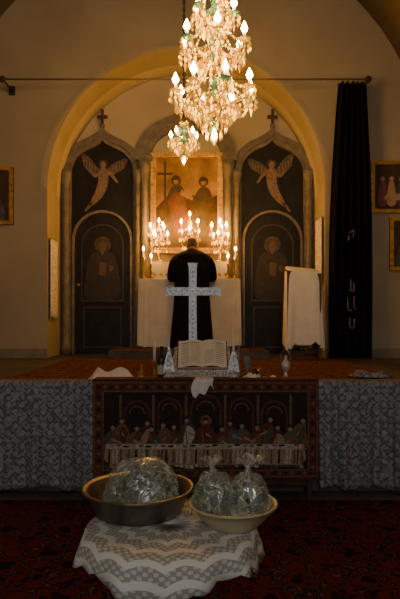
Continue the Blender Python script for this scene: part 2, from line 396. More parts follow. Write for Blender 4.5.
pbg=M('painting_ground',(.46,.235,.018),(.12,.055,.008),2.6,.5)
pred=M('painting_russet',(.13,.045,.010),(.07,.026,.008),9,.6); pblue=M('painting_umber',(.065,.04,.015),(.03,.02,.009),9,.6)
pbrn=M('painting_brown',(.075,.036,.007),(.035,.018,.005),10,.6); pcream=M('painting_cream',(.40,.22,.04),(.24,.13,.025),12,.6)
x0,x1,z0,z1=-.74,.34,2.42,3.93
b.box(x0,x1,yp,Y0+.049,z0,z1,pbg)
w=.08
b.band([(x0+w,z0+w),(x0+w,z1-w),(x1-w,z1-w),(x1-w,z0+w),(x0+w,z0+w)],[(x0,z0),(x0,z1),(x1,z1),(x1,z0),(x0,z0)],yp-.04,yp+.01,goldp)
w2=.03
b.band([(x0+w,z0+w),(x0+w,z1-w),(x1-w,z1-w),(x1-w,z0+w),(x0+w,z0+w)],[(x0+w-w2,z0+w-w2),(x0+w-w2,z1-w+w2),(x1-w+w2,z1-w+w2),(x1-w+w2,z0+w-w2),(x0+w-w2,z0+w-w2)],yp-.055,yp-.03,goldp)
y=yp
b.poly([(-.66,3.1),(-.5,3.28),(-.3,3.2),(-.1,3.3),(.1,3.22),(.26,3.3),(.26,2.5),(-.66,2.5)],y-.004,y,pbrn)
b.box(-.54,-.51,y-.014,y,2.95,3.8,pbrn); b.box(-.64,-.41,y-.013,y,3.6,3.63,pbrn)
b.poly([(-.42,3.42),(-.30,3.45),(-.22,3.3),(-.18,3.0),(-.16,2.6),(-.5,2.6),(-.5,3.0),(-.5,3.25)],y-.012,y,pblue,3)
b.poly([(-.48,3.2),(-.3,3.35),(-.2,3.1),(-.2,2.75),(-.34,2.62),(-.4,2.9)],y-.016,y,pred,3)
b.disc(-.36,3.52,.075,y-.008,y,pbrn); b.disc(-.36,3.5,.036,y-.02,y,pcream,.048)
b.poly([(-.41,3.49),(-.395,3.56),(-.325,3.56),(-.31,3.49),(-.33,3.52),(-.39,3.52)],y-.023,y,pbrn)
b.poly([(.0,3.4),(.12,3.4),(.2,3.2),(.22,2.9),(.22,2.6),(-.1,2.6),(-.08,2.95),(-.08,3.25)],y-.012,y,pblue,3)
b.poly([(.05,3.38),(.16,3.3),(.22,3.0),(.2,2.7),(.08,2.7),(.1,3.0)],y-.016,y,pbrn,3)
b.disc(.05,3.5,.075,y-.008,y,pbrn); b.disc(.05,3.48,.036,y-.02,y,pcream,.048)
b.poly([(.0,3.47),(.015,3.54),(.085,3.54),(.10,3.47),(.08,3.50),(.02,3.50)],y-.023,y,pbrn)
b.poly([(.015,3.44),(.05,3.36),(.085,3.44)],y-.023,y,pbrn)
b.poly([(-.3,3.3),(-.12,3.22),(-.1,3.26),(-.28,3.38)],y-.02,y,pcream)
b.poly([(-.24,3.74),(-.15,3.80),(-.02,3.76),(-.06,3.70),(-.2,3.69)],y-.006,y,pcream,3)
b.build('altar_painting')
# ---------------------------------------------------------------- altar with cloth, gradine
AZ=2.015
b=MB()
b.box(-.84,.54,7.98,8.28,DZ+.001,AZ-.012,wood)
skirt(b,-.15,8.13,.73,.165,AZ,DZ+.03,whitec,.012,26,10,.015,.14,hem=.012,seed=3)
b.build('draped_altar_table',recalc=True)
b=MB()
b.box(-.72,.42,8.08,8.30,AZ+.001,AZ+.12,whitec); b.box(-.70,.40,8.11,8.30,AZ+.12,AZ+.25,whitec)
for k in range(12):
    xx=-.66+k*.094; b.disc(xx,AZ+.06,.025,8.072,8.08,goldp)
b.build('altar_gradine')
def candelabrum(cx,cy,z0,h,R,n,name,cr=True,ph=0):
    b=MB()
    b.lathe((cx,cy),[(.06,z0+.001),(.06,z0+.015),(.03,z0+.03),(.015,z0+.07),(.028,z0+.1),(.012,z0+.14),(.012,z0+h*.5),(.03,z0+h*.55),(.012,z0+h*.6),(.01,z0+h)],gold,14)
    def candle(x,y,z,hc=.08):
        b.lathe((x,y),[(.008,z-.02),(.028,z),(.03,z+.008),(.012,z+.01)],gold,10)
        b.lathe((x,y),[(.009,z+.01),(.009,z+hc)],wax,8)
        b.lathe((x,y),[(.003,z+hc),(.018,z+hc+.020),(.014,z+hc+.038),(.001,z+hc+.070)],flame,10)
        if cr:
            for k in range(7):
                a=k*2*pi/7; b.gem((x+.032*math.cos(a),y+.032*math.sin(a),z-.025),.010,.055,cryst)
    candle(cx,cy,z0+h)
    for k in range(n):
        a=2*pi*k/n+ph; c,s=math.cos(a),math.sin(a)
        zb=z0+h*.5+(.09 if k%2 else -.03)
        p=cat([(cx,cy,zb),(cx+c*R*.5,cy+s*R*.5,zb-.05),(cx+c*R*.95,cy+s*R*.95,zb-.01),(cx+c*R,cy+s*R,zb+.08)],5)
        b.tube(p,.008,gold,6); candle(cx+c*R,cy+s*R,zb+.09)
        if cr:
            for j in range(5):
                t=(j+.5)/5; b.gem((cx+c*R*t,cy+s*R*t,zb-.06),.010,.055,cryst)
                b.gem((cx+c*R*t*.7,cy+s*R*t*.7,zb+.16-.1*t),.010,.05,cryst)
    return b.build(name)
GZ=AZ+.25
candelabrum(-.60,8.19,GZ,.50,.125,6,'candelabrum')
candelabrum(.29,8.19,GZ,.50,.125,6,'candelabrum.001',ph=.3)
candelabrum(-.15,8.19,GZ,.60,.14,6,'candelabrum.002',ph=.5)
def candlestick(cx,cy,z0,h,name):
    b=MB()
    b.lathe((cx,cy),[(.05,z0+.001),(.05,z0+.012),(.02,z0+.04),(.012,z0+.08),(.022,z0+h*.4),(.011,z0+h*.5),(.011,z0+h*.85),(.03,z0+h),(.012,z0+h+.01)],gold,12)
    b.lathe((cx,cy),[(.01,z0+h),(.01,z0+h+.1)],wax,8)
    b.lathe((cx,cy),[(.003,z0+h+.1),(.015,z0+h+.118),(.011,z0+h+.136),(.001,z0+h+.165)],flame,8)
    b.build(name)
candlestick(-.81,8.02,AZ,.30,'brass_candlestick'); candlestick(-.70,8.01,AZ,.20,'brass_candlestick.001')
candlestick(.40,8.01,AZ,.20,'brass_candlestick.002'); candlestick(.51,8.02,AZ,.30,'brass_candlestick.003')
# ---------------------------------------------------------------- priest
pr=empty('priest',(-.11,7.6,DZ))
b=MB(); cx=-.11
rings=[(DZ+.012,7.56,.285,.235),(1.2,7.56,.275,.22),(1.5,7.57,.255,.195),(1.8,7.58,.235,.17),(1.98,7.58,.24,.165),(2.12,7.60,.262,.165),(2.24,7.635,.27,.155),(2.31,7.67,.235,.135),(2.355,7.71,.16,.11),(2.385,7.75,.085,.08),(2.42,7.79,.06,.065)]
vs=[];fs=[];sg=96
for z,cy,rx,ry in rings:
    k0=max(0,(1.95-z))/.95
    for k in range(sg):
        a=2*pi*k/sg; w=1+k0*(.05*math.sin(11*a)+.03*math.sin(17*a+1))
        vs.append((cx+rx*w*math.cos(a),cy+ry*w*math.sin(a),z))
for i in range(len(rings)-1):
    for k in range(sg):
        k2=(k+1)%sg; fs.append((i*sg+k,i*sg+k2,(i+1)*sg+k2,(i+1)*sg+k))
fs.append(tuple(range(sg))); fs.append(tuple((len(rings)-1)*sg+k for k in range(sg)))
b.add(vs,fs,black,True)
for s in(-1,1):
    p=cat([(cx+s*.17,7.66,2.26),(cx+s*.245,7.66,2.2),(cx+s*.285,7.70,2.05),(cx+s*.28,7.79,2.0),(cx+s*.2,7.91,2.055),(cx+s*.15,7.98,2.07)],5)
    n=len(p); b.tube(p,[.075-.025*min(1,i/(n*.6))+(.012 if i>n*.7 else 0) for i in range(n)],black,14)
o=b.build('cassock',pr); remesh(o,.012,black,3)
H=Matrix.Translation((cx,7.835,2.44))@Matrix.Rotation(math.radians(-38),4,'X')
b=MB()
b.sph((0,-.012,.02),(.075,.095,.1),skin,24,16); b.sph((0,.03,-.045),(.055,.062,.065),skin,20,12)
b.tube([(0,-.03,-.03),(0,-.04,-.12)],[.055,.06],skin,16)
b.tube([(0,.083,.015),(0,.105,-.02),(0,.088,-.028)],[.01,.016,.01],skin,10)
b.sph((0,.078,-.055),(.024,.012,.009),skin,12,8)
for s in(-1,1):
    b.sph((s*.076,-.01,-.002),(.012,.02,.032),skin,12,8); b.sph((s*.03,.072,.03),(.02,.014,.008),skin,10,6)
b.v=[tuple(H@Vector(v)) for v in b.v]
o=b.build('head',pr); remesh(o,.006,skin,3)
eyew=M('eye_white',(.7,.68,.62),None,5,.3)
b=MB()
for s in(-1,1):
    b.sph((s*.03,.077,.014),(.013,.01,.009),eyew,10,8); b.sph((s*.03,.0865,.014),(.005,.003,.005),hairm,8,6)
b.v=[tuple(H@Vector(v)) for v in b.v]; b.build('eyes',pr)
b=MB(); 
b.sph((0,-.024,.034),(.081,.094,.098),hairm,24,16); b.sph((0,-.055,-.02),(.07,.055,.07),hairm,20,12)
b.sph((0,.045,-.085),(.05,.045,.055),hairm,18,12)
b.v=[tuple(H@Vector(v)) for v in b.v]; o=b.build('hair_and_beard',pr); remesh(o,.006,hairm,2)
for s in(-1,1):
    b=MB(); hx,hy,hz=cx+s*.14,8.0,AZ+.042
    b.tube([(hx+s*.03,hy-.07,hz+.012),(hx+s*.008,hy-.02,hz),(hx,hy+.03,hz-.004),(hx-s*.004,hy+.055,hz-.006)],[.027,.034,.04,.032],skin,14,flat=.42)
    for k,(dx,L) in enumerate(((-.031,.068),(-.011,.078),(.010,.073),(.029,.056))):
        x=hx+s*dx; sp=s*dx*.25; L*=.6
        b.tube([(x,hy+.035,hz-.003),(x+sp,hy+.055+L*.4,hz+.004),(x+sp*1.4,hy+.05+L*.75,hz-.006),(x+sp*1.6,hy+.05+L,hz-.018)],[.0105,.0095,.0085,.007],skin,10)
    b.tube([(hx-s*.025,hy-.01,hz-.003),(hx-s*.05,hy+.018,hz-.008),(hx-s*.06,hy+.045,hz-.016)],[.013,.011,.008],skin,10)
    b.v=[(x,y-.045,z) for x,y,z in b.v]
    o=b.build('hand_left' if s<0 else 'hand_right',pr); remesh(o,.0035,skin,2)
# ---------------------------------------------------------------- draped lectern on the right
b=MB(); lx,ly=1.345,7.35
for dx in(-.2,.2):
    for dy in(-.12,.12): b.box(lx+dx-.02,lx+dx+.02,ly+dy-.02,ly+dy+.02,.913,2.05,wood)
b.box(lx-.22,lx+.22,ly-.14,ly+.14,2.04,2.075,wood)
b.box(lx-.2,lx+.2,ly-.012,ly+.012,.98,1.02,wood)
skirt(b,lx,ly,.215,.145,2.09,1.08,whiteb,.022,7,12,.04,.35,hem=.045,seed=5)
for i in range(len(b.v)):
    x,y,z=b.v[i]
    if z>1.95: b.v[i]=(x,y,z-(x-lx)*.10+(y-ly)*.25)
b.build('draped_lectern')
# ---------------------------------------------------------------- curtain, rod
b=MB()
def cf(u,v):
    z=4.53-v*(4.53-.925); w0=.15+.085*v+.045*math.sin(v*pi)
    c=1.99-.03*v
    x=c+(u-.5)*2*(w0+.03)
    y=7.32+.055*math.sin(u*2*pi*5.5+v*1.2)*(.7+.3*v)+.015*math.sin(u*31+v*4)
    return (x,y,z)
b.grid(cf,90,40,curt)
emb=M('embroidery_thread',(.22,.19,.15),None,20,.8)
def glyph(pts): 
    b.tube(cat([(x,7.25,z) for x,z in pts],4),.006,emb,6)
glyph([(1.93,2.55),(1.99,2.58),(1.98,2.50)]); glyph([(1.93,2.52),(1.92,2.45)])
glyph([(1.96,1.95),(1.95,1.82),(1.99,1.80),(1.99,1.9)]); glyph([(1.91,1.72),(1.92,1.56),(1.97,1.55)]); glyph([(2.0,1.74),(1.99,1.60),(2.02,1.56)])
glyph([(1.94,1.46),(1.94,1.34),(1.99,1.33),(2.0,1.44)])
for k in range(7):
    x=1.84+k*.05
    b.tube([(x+.03*math.cos(a*pi/6),7.32,4.55+.03*math.sin(a*pi/6)) for a in range(13)],.004,gold,5)
b.build('black_curtain',solid=.006,recalc=False)
rodm=M('iron_rod',(.05,.045,.04),None,9,.6,.5)
rodt=M('tie_rod_paint',(.22,.17,.11),None,9,.7)
b=MB(); b.tube([(-2.58,7.32,4.57),(2.2,7.32,4.57)],.011,rodt,10)
for x in(-2.58,2.2):
    b.tube([(x,7.32,4.57),(x,YF-.001,4.57)],.014,rodm,8); b.box(x-.04,x+.04,YF-.02,YF,4.51,4.63,rodm); b.sph((x,7.32,4.57),.045,rodm)
b.build('curtain_rod')
def frame(name,x0,x1,z0,z1,fig):
    b=MB(); w=.05; y=YF-.05
    b.box(x0,x1,y+.02,YF-.001,z0,z1,pbrn)
    b.band([(x0+w,z0+w),(x0+w,z1-w),(x1-w,z1-w),(x1-w,z0+w),(x0+w,z0+w)],[(x0,z0),(x0,z1),(x1,z1),(x1,z0),(x0,z0)],y,y+.03,goldp)
    fig(b,x0+w,x1-w,z0+w,z1-w,y+.02); b.build(name)
pdk=M('picture_dark',(.05,.03,.03),(.02,.014,.016),8,.4)
pred2=M('print_red',(.26,.06,.04),(.16,.04,.03),12,.6); pskin2=M('print_flesh',(.42,.28,.18),(.3,.19,.12),12,.6); pblue2=M('print_blue',(.09,.10,.14),(.04,.05,.07),12,.6)
def figA(b,x0,x1,z0,z1,y):
    w=x1-x0;h=z1-z0
    b.poly([(x0,z0),(x1,z0),(x1,z0+h*.3),(x0+w*.5,z0+h*.42),(x0,z0+h*.25)],y-.004,y,pdk)
    for fx,mm in((.18,pred2),(.38,pskin2),(.6,pblue2),(.82,pred2)):
        xx=x0+w*fx
        b.poly([(xx-.05*w,z0+h*.6),(xx+.05*w,z0+h*.6),(xx+.1*w,z0+h*.12),(xx-.1*w,z0+h*.12)],y-.008,y,mm,3)
        b.disc(xx,z0+h*.68,.05*w,y-.01,y,pskin2)
    b.poly([(x0+w*.25,z0+h*.2),(x0+w*.7,z0+h*.22),(x0+w*.72,z0+h*.32),(x0+w*.3,z0+h*.34)],y-.014,y,pskin2,3)
def figB(b,x0,x1,z0,z1,y):
    c=(x0+x1)/2; w=x1-x0;h=z1-z0
    b.poly([(c-.1*w,z0+h*.62),(c+.1*w,z0+h*.62),(c+.32*w,z0+h*.35),(c+.35*w,z0),(c-.35*w,z0),(c-.32*w,z0+h*.35)],y-.006,y,pblue2,2)
    b.disc(c,z0+h*.72,.2*w,y-.004,y,halom); b.disc(c,z0+h*.7,.1*w,y-.01,y,pskin2,.13*w)
    b.disc(c+.12*w,z0+h*.4,.07*w,y-.012,y,pskin2); b.poly([(c,z0+h*.36),(c+.2*w,z0+h*.36),(c+.22*w,z0+h*.1),(c-.02*w,z0+h*.12)],y-.01,y,pred2,2)
frame('framed_religious_picture',-3.2,-2.56,2.73,3.52,figB)
frame('framed_religious_picture.001',2.34,3.05,2.89,3.6,figA)
frame('framed_icon_print',2.6,3.05,2.1,2.83,figB)
for name,x,y0,y1,z0,z1 in(('lace_towel',JL+.012,7.74,8.1,1.45,2.55),('lace_towel.001',JR-.012,7.76,8.15,1.95,2.85)):
    b=MB(); sgn=1 if x<0 else -1
    b.grid(lambda u,v:(x+sgn*.02*(1+math.sin(u*24)),y0+u*(y1-y0),z1-v*(z1-z0)+.02*math.sin(u*30)*v),40,12,lacemat(name+'_m',(.88,.80,.66),(.5,.43,.33),40,.5))
    b.tube([(x+sgn*.02,y0,z1),(x+sgn*.02,y1,z1)],.01,wood,6); b.build(name,recalc=False,solid=.002)
# ---------------------------------------------------------------- bema frontal lace
for name,x0,x1 in(('lace_frontal_cloth',-1.95,-.885),('lace_frontal_cloth.001',.985,1.72)):
    b=MB()
    def g(u,v,x0=x0,x1=x1):
        x=x0+u*(x1-x0)
        if v<.12: t=v/.12; return (x,4.85-t*.17,.918+.003)
        t=(v-.12)/.88
        return (x,4.655-.030*math.sin(u*26)*t-.018*math.sin(u*47+1)*t-.02*t,.918-t*.875+.012*math.sin(u*13)*t)
    b.grid(g,110,40,lace1); b.build(name,recalc=False,solid=.003)
b=MB(); b.box(-3.4,-1.97,4.66,4.7,.0,.9,trimm) ; b.box(1.74,3.05,4.66,4.7,0,.9,trimm); b.build('trim_2')
# ---------------------------------------------------------------- front table with Last Supper tapestry
TZ=.955
b=MB()
b.box(-.84,.93,4.47,4.63,TZ-.03,TZ,wood)
for x in(-.8,.86):
    for y in(4.49,4.58): b.box(x,x+.04,y,y+.04,0,TZ-.03,wood)
b.box(-.8,.9,4.52,4.55,.1,.16,wood)
b.build('narrow_table')
b=MB()
tred=M('tapestry_red',(.15,.036,.026),(.075,.019,.015),60,.95); tdk=M('tapestry_dark',(.034,.018,.015),(.018,.011,.010),50,.95)
toch=M('tapestry_ochre',(.20,.11,.058),(.11,.06,.03),60,.95); twh=M('tapestry_white',(.55,.48,.37),(.28,.24,.18),70,.95)
tblu=M('tapestry_blue',(.11,.115,.135),(.05,.055,.07),60,.95); tskin=M('tapestry_skin',(.38,.25,.16),(.24,.15,.095),60,.95)
tgrn=M('tapestry_green',(.09,.095,.05),(.045,.05,.028),60,.95)
X0,X1,Z0,Z1=-.853,.943,.18,TZ+.006; yt=4.445
b.box(X0,X1,yt,yt+.008,Z0,Z1,tred)
b.box(X0,X1,yt,4.64,TZ+.0005,TZ+.0075,tred)
b.box(X0+.09,X1-.09,yt-.003,yt,Z0+.07,Z1-.10,tdk)
def rect(a,c,d,e,o,m,yy):
    b.band([(a+o,d+o),(a+o,e-o),(c-o,e-o),(c-o,d+o),(a+o,d+o)],[(a,d),(a,e),(c,e),(c,d),(a,d)],yy,yt,m)
rect(X0+.078,X1-.078,Z0+.058,Z1-.088,.011,toch,yt-.005)
rect(X0+.008,X1-.008,Z0+.008,Z1-.02,.01,toch,yt-.004)
def loz(x,z,r,m): b.poly([(x-r,z),(x,z+r),(x+r,z),(x,z-r)],yt-.004,yt,m)
k=0; x=X0+.05
while x<X1-.03:
    loz(x,Z0+.038,.017,(toch,tdk)[k%2]); loz(x,Z1-.06,.02,(tdk,toch)[k%2]); x+=.048; k+=1
z=Z0+.09; k=0
while z<Z1-.1:
    loz(X0+.048,z,.02,(toch,tdk)[k%2]); loz(X1-.048,z,.02,(toch,tdk)[k%2]); z+=.05; k+=1
cxT=.045
for xa,w,h in((-.50,.11,.80),(-.24,.10,.82),(cxT,.13,.85),(.33,.10,.82),(.59,.11,.80)):
    P=[(xa-w,.55)]+arch(xa,w,h-w,14)+[(xa+w,.55)]; b.poly(P,yt-.005,yt,tred)
    P2=[(xa-w*.82,.55)]+arch(xa,w*.82,h-w,14)+[(xa+w*.82,.55)]; b.poly(P2,yt-.006,yt,tdk)
    b.band([(p[0],p[1]) for p in arch(xa,w*.5,h-w,10)],[(p[0],p[1]) for p in arch(xa,w*.58,h-w,10)],yt-.008,yt,toch)
for xc in(-.63,-.37,-.11,.2,.46,.72): b.box(xc-.010,xc+.010,yt-.007,yt,.5,.84,toch)
cols=[tred,toch,tblu,tgrn,twh,tskin]
fx=[-.70,-.62,-.53,-.45,-.36,-.27,-.18,-.09,.045,.17,.26,.35,.44,.53,.62,.70,.78]
rr=random.Random(21)
for i,x in enumerate(fx):
    mid=(i==8)
    hz=.62+rr.uniform(-.045,.035)+(.03 if mid else 0); m=cols[rr.randrange(4)] if not mid else tred
    ln=rr.uniform(-.035,.035) if not mid else 0
    w=.056 if not mid else .07; yo=.0004*i
    b.poly([(x-.018+ln,hz-.03),(x+.018+ln,hz-.03),(x+w,hz-.08),(x+w*1.15,.40+rr.uniform(-.03,.02)),(x-w*1.15,.42),(x-w,hz-.08)],yt-.009-yo,yt,m,3)
    b.poly([(x+ln,hz-.05),(x+w*.9,hz-.10),(x+.01,.44),(x-w*.8,.44)],yt-.011-yo,yt,cols[rr.randrange(6)],2)
    b.poly([(x-w*.5,hz-.08),(x-w*.35,hz-.08),(x-w*.1,.45),(x-w*.3,.45)],yt-.013-yo,yt,toch)
    if mid: b.disc(x+ln,hz,.045,yt-.010,yt,toch)
    b.disc(x+ln,hz-.002,.018,yt-.014-yo,yt,tskin,.024)
    b.poly([(x+ln-.021,hz-.004),(x+ln-.014,hz+.024),(x+ln+.014,hz+.024),(x+ln+.021,hz-.004),(x+ln,hz+.012)],yt-.016-yo,yt,tdk,2)
    q=rr.uniform(.4,1.3)*rr.choice((-1,1))
    b.poly([(x,hz-.09),(x+w*q,hz-.12),(x+w*q*1.2,hz-.135),(x,hz-.11)],yt-.017-yo,yt,tskin)
b.poly([(-.75,.455),(.82,.455),(.84,.34),(.80,.29),(-.71,.29),(-.76,.33)],yt-.018,yt,tskin)
b.poly([(-.73,.452),(.80,.452),(.81,.415),(-.74,.415)],yt-.021,yt,twh)
for k in range(52): 
    xx=-.72+k*.0298; b.poly([(xx,.412),(xx+.012,.412),(xx+.010+.012*math.sin(k*3),.300),(xx-.008,.300)],yt-.020,yt,(twh,toch,tskin,twh,tdk)[rr.randrange(5)])
for k in range(26):
    xx=-.70+k*.0585; b.disc(xx,.44+.006*math.sin(k*2.3),.014+.006*(k%3),yt-.024,yt,(tskin,toch,tdk)[k%3],.008)
for k in range(40):
    xx=-.74+k*.0395; h=rr.uniform(.0,.02); b.poly([(xx-.016,.288),(xx+.014,.288),(xx+.022,.255+h),(xx-.012,.255+h)],yt-.011,yt,cols[rr.randrange(6)])
for k in range(90):
    xx=X0+.01+k*.0199; b.box(xx,xx+.006,yt,yt+.006,Z0-.03-.006*(k%3),Z0,tred)
b.build('last_supper_tapestry')
# ---------------------------------------------------------------- book on lace-covered stand
lw=lacemat('lace_stand_m',(.70,.66,.58),(.26,.22,.19),45,.45)
b=MB(); sx0,sx1=-.29,.32
b.add([(sx0+.04,4.69,.915),(sx1-.04,4.69,.915),(sx1-.04,4.69,.99),(sx0+.04,4.69,.99),(sx0+.04,4.9,.915),(sx1-.04,4.9,.915),(sx1-.04,4.9,1.18),(sx0+.04,4.9,1.18)],[(0,1,2,3),(4,5,6,7),(3,2,6,7),(0,1,5,4),(0,3,7,4),(1,2,6,5)],wood)
def lg(u,v):
    x=sx0+u*(sx1-sx0); e=abs(u-.5)*2; sag=max(0,e-.72)/.28
    if v<.5: t=v/.5; y=4.91-.225*t; z=1.195-.195*t
    else: t=(v-.5)/.5; y=4.679-.004*math.sin(u*40)-.004; z=1.0-.075*t*(1+.12*abs(math.sin(u*28)))
    z-=sag*.05*(1-v)
    return (x+.005*math.sin(v*20),y,z+.004)
b.grid(lg,70,24,lw)
b.build('lace_covered_book_stand',solid=.002,recalc=False)
paper=M('book_paper',(.84,.75,.56),(.76,.67,.49),10,.85); ink=M('book_ink',(.50,.40,.29),(.42,.32,.23),10,.9); cov=M('book_cover_leather',(.12,.03,.02),None,10,.6)
b=MB(); bc=.02
Rb=Matrix.Translation((bc,4.70,1.028))@Matrix.Rotation(math.radians(52),4,'X')
def page(sg):
    def fn(u,v): 
        x=sg*u*.205; z=.016+.028*math.sin(min(1,u*1.25)*pi)*(1-.4*u)*1.0
        return (x,v*.27,z)
    return fn
b.box(-.215,.215,-.01,.28,-.012,-.004,cov)
for sg in(-1,1):
    b.grid(page(sg),24,4,paper)
    b.add([(0,0,-.004),(sg*.205,0,-.004),(sg*.205,.27,-.004),(0,.27,-.004),(0,0,.016),(sg*.205,0,.016),(sg*.205,.27,.016),(0,.27,.016)],[(0,1,5,4),(1,2,6,5),(2,3,7,6)],paper)
    for c in range(2):
        for r in range(11):
            x0=.025+c*.088; y=.035+r*.02
            if sg>0 and c==0 and r>6: continue
            def hh(x): u=x/.205; return .0172+.028*math.sin(min(1,u*1.25)*pi)*(1-.4*u)
            for q in range(4):
                xa=x0+q*.0185; xb=xa+.0155
                b.add([(sg*xa,y,hh(xa)),(sg*xb,y,hh(xb)),(sg*xb,y+.007,hh(xb)),(sg*xa,y+.007,hh(xa))],[(0,1,2,3)],ink if r<10 else pred2)
b.v=[tuple(Rb@Vector(v)) for v in b.v]
b.build('open_gospel_book',recalc=False)
b=MB()   # napkin lying on the table and hanging over its front
def nf(u,v):
    e=(u-.5)
    if v<.45: t=v/.45; y=4.62-.205*t; z=TZ+.014+.004*math.sin(u*17)
    else:
        t=(v-.45)/.55; y=4.412-.010*math.sin(u*14)*t; z=TZ+.010-t*(.10+.035*math.sin(u*5.5)+.02*math.sin(u*13))
    return (.025+e*(.13+.05*v)+.01*math.sin(v*6),y,z)
b.grid(nf,30,26,whiteb)
b.build('white_napkin',solid=.003,recalc=False)
for i,(x,nm) in enumerate(((-.255,'silver_altar_ornament'),(.275,'silver_altar_ornament.001'))):
    b=MB(); y=4.60
    b.lathe((x,y),[(.045,TZ+.010),(.045,TZ+.02),(.015,TZ+.035),(.01,TZ+.06)],silver,16)
    b.poly([(x-.05,TZ+.05),(x+.05,TZ+.05),(x+.035,TZ+.14),(x+.012,TZ+.22),(x,TZ+.33),(x-.012,TZ+.22),(x-.035,TZ+.14)],y-.006,y+.006,silver)
    for k in range(5): b.sph((x,y-.008,TZ+.07+.04*k),(.026-.004*k,.006,.013),silver,10,6)
    b.build(nm)
# ---------------------------------------------------------------- silver standing cross
b=MB(); cX,cY=-.065,5.04
b.poly([(cX-.038,1.0),(cX-.034,1.652),(cX-.22,1.652),(cX-.25,1.642),(cX-.25,1.738),(cX-.22,1.726),(cX-.034,1.726),(cX-.036,1.90),(cX-.046,1.945),(cX+.046,1.945),(cX+.036,1.90),(cX+.034,1.726),(cX+.22,1.726),(cX+.25,1.738),(cX+.25,1.642),(cX+.22,1.652),(cX+.034,1.652),(cX+.038,1.0)],cY-.022,cY+.022,silver)
dsv=M('silver_dark_engraving',(.45,.45,.45),(.28,.28,.28),40,.4,.5)  # darker silver for the lozenge pattern
for k in range(15):
    z=1.04+k*.04; b.poly([(cX-.014,z),(cX,z+.010),(cX+.014,z),(cX,z-.010)],cY-.027,cY-.02,dsv)
for k in range(9):
    x=cX-.2+k*.05; b.poly([(x-.011,1.69),(x,1.703),(x+.011,1.69),(x,1.677)],cY-.027,cY-.02,dsv)
for z in(1.78,1.82,1.86): b.poly([(cX-.014,z),(cX,z+.010),(cX+.014,z),(cX,z-.010)],cY-.027,cY-.02,dsv)
b.lathe((cX,cY),[(.115,.914),(.115,.93),(.08,.95),(.035,.98),(.05,1.0),(.035,1.03)],silver,20)
b.build('silver_altar_cross')
# ---------------------------------------------------------------- small things on the bema edge
botg=M('dark_bottle_glass',(.03,.03,.018),None,5,.12); lab=M('bottle_label',(.6,.55,.44),None,9,.8); clear=M('clear_glass',(.5,.5,.48),None,5,.1,trans=.6)
b=MB(); b.lathe((-.33,4.8),[(.0,.915),(.034,.916),(.036,.93),(.036,1.09),(.03,1.12),(.013,1.145),(.012,1.195),(.015,1.20),(.013,1.208)],botg,16); b.lathe((-.33,4.8),[(.0368,.97),(.0368,1.05)],lab,16,cap=False); b.build('wine_bottle')
b=MB(); b.lathe((-.395,4.86),[(.03,.914),(.032,.93),(.01,.95),(.01,1.06),(.024,1.075),(.012,1.08)],gold,12); b.lathe((-.395,4.86),[(.013,1.08),(.013,1.25)],whiteb,10); b.build('candle_holder')
b=MB(); b.lathe((-.50,4.80),[(.036,.916),(.038,.925),(.030,.95),(.022,.985),(.010,1.0),(.008,1.03),(.012,1.045),(.0,1.055)],gold,16); b.build('brass_hand_bell')
b=MB(); b.lathe((.50,4.82),[(.026,.914),(.028,.922),(.010,.935),(.010,.955),(.030,.985),(.036,1.02),(.034,1.02),(.027,.988),(.0,.965)],gold,16,cap=False); b.build('small_brass_cup')
b=MB(); b.lathe((.405,4.80),[(.035,.914),(.035,.92),(.008,.93),(.008,1.0),(.03,1.04),(.034,1.09),(.03,1.12),(.028,1.12),(.03,1.09),(.027,1.045),(.0,1.02)],clear,18,cap=False); b.build('glass_goblet')
b=MB(); b.lathe((.75,4.9),[(.04,.914),(.04,.925),(.015,.94),(.012,.98),(.035,1.01),(.038,1.04),(.03,1.07),(.01,1.09),(.012,1.11),(0,1.13)],silver,18)
for s in(-1,1): b.tube([(.75+s*.036,4.9,1.04),(.75+s*.045,4.9,1.12),(.75,4.9,1.20)],.002,silver,5)
b.build('incense_burner')
b=MB(); b.lathe((.335,4.86),[(.02,.914),(.022,1.05),(.01,1.08),(.008,1.2),(0,1.22)],clear,14); b.build('glass_cruet')
def napkin(name,cx,cy,w,d,m,ang,z=.916,h=.03,seed=1):
    r=random.Random(seed); p=[r.random()*6 for _ in range(4)]; b=MB(); ca,sa=math.cos(ang),math.sin(ang)
    def fn(u,v):
        x=(u-.5)*w*(1+.12*math.sin(v*5+p[0])); y=(v-.5)*d*(1+.15*math.sin(u*6+p[1]))
        e=1-max(abs(u-.5),abs(v-.5))*2; zz=z+.003+min(1,e*3)*h*(.6+.25*math.sin(u*11+p[2])+.25*math.sin(v*9+u*5+p[3]))
        return (cx+x*ca-y*sa,cy+x*sa+y*ca,zz)
    b.grid(fn,30,20,m); b.build(name,solid=.004,recalc=False)
napkin('folded_white_cloth',-.76,4.84,.36,.26,whiteb,.15,z=.928,h=.085,seed=2)
napkin('folded_white_cloth.001',1.52,5.0,.32,.2,lace1,-.1,z=.926,h=.05,seed=5)
napkin('crumpled_paper',.61,4.78,.16,.09,whiteb,.3,h=.035,seed=9)
napkin('crumpled_paper.001',.42,4.56,.12,.09,whiteb,-.4,z=TZ+.012,h=.03,seed=12)
b=MB(); 
b.tube(cat([(.42+.03*i,4.72+.010*math.sin(i*1.9),.921) for i in range(12)],4),.004,gold,6)
b.build('prayer_bead_chain')
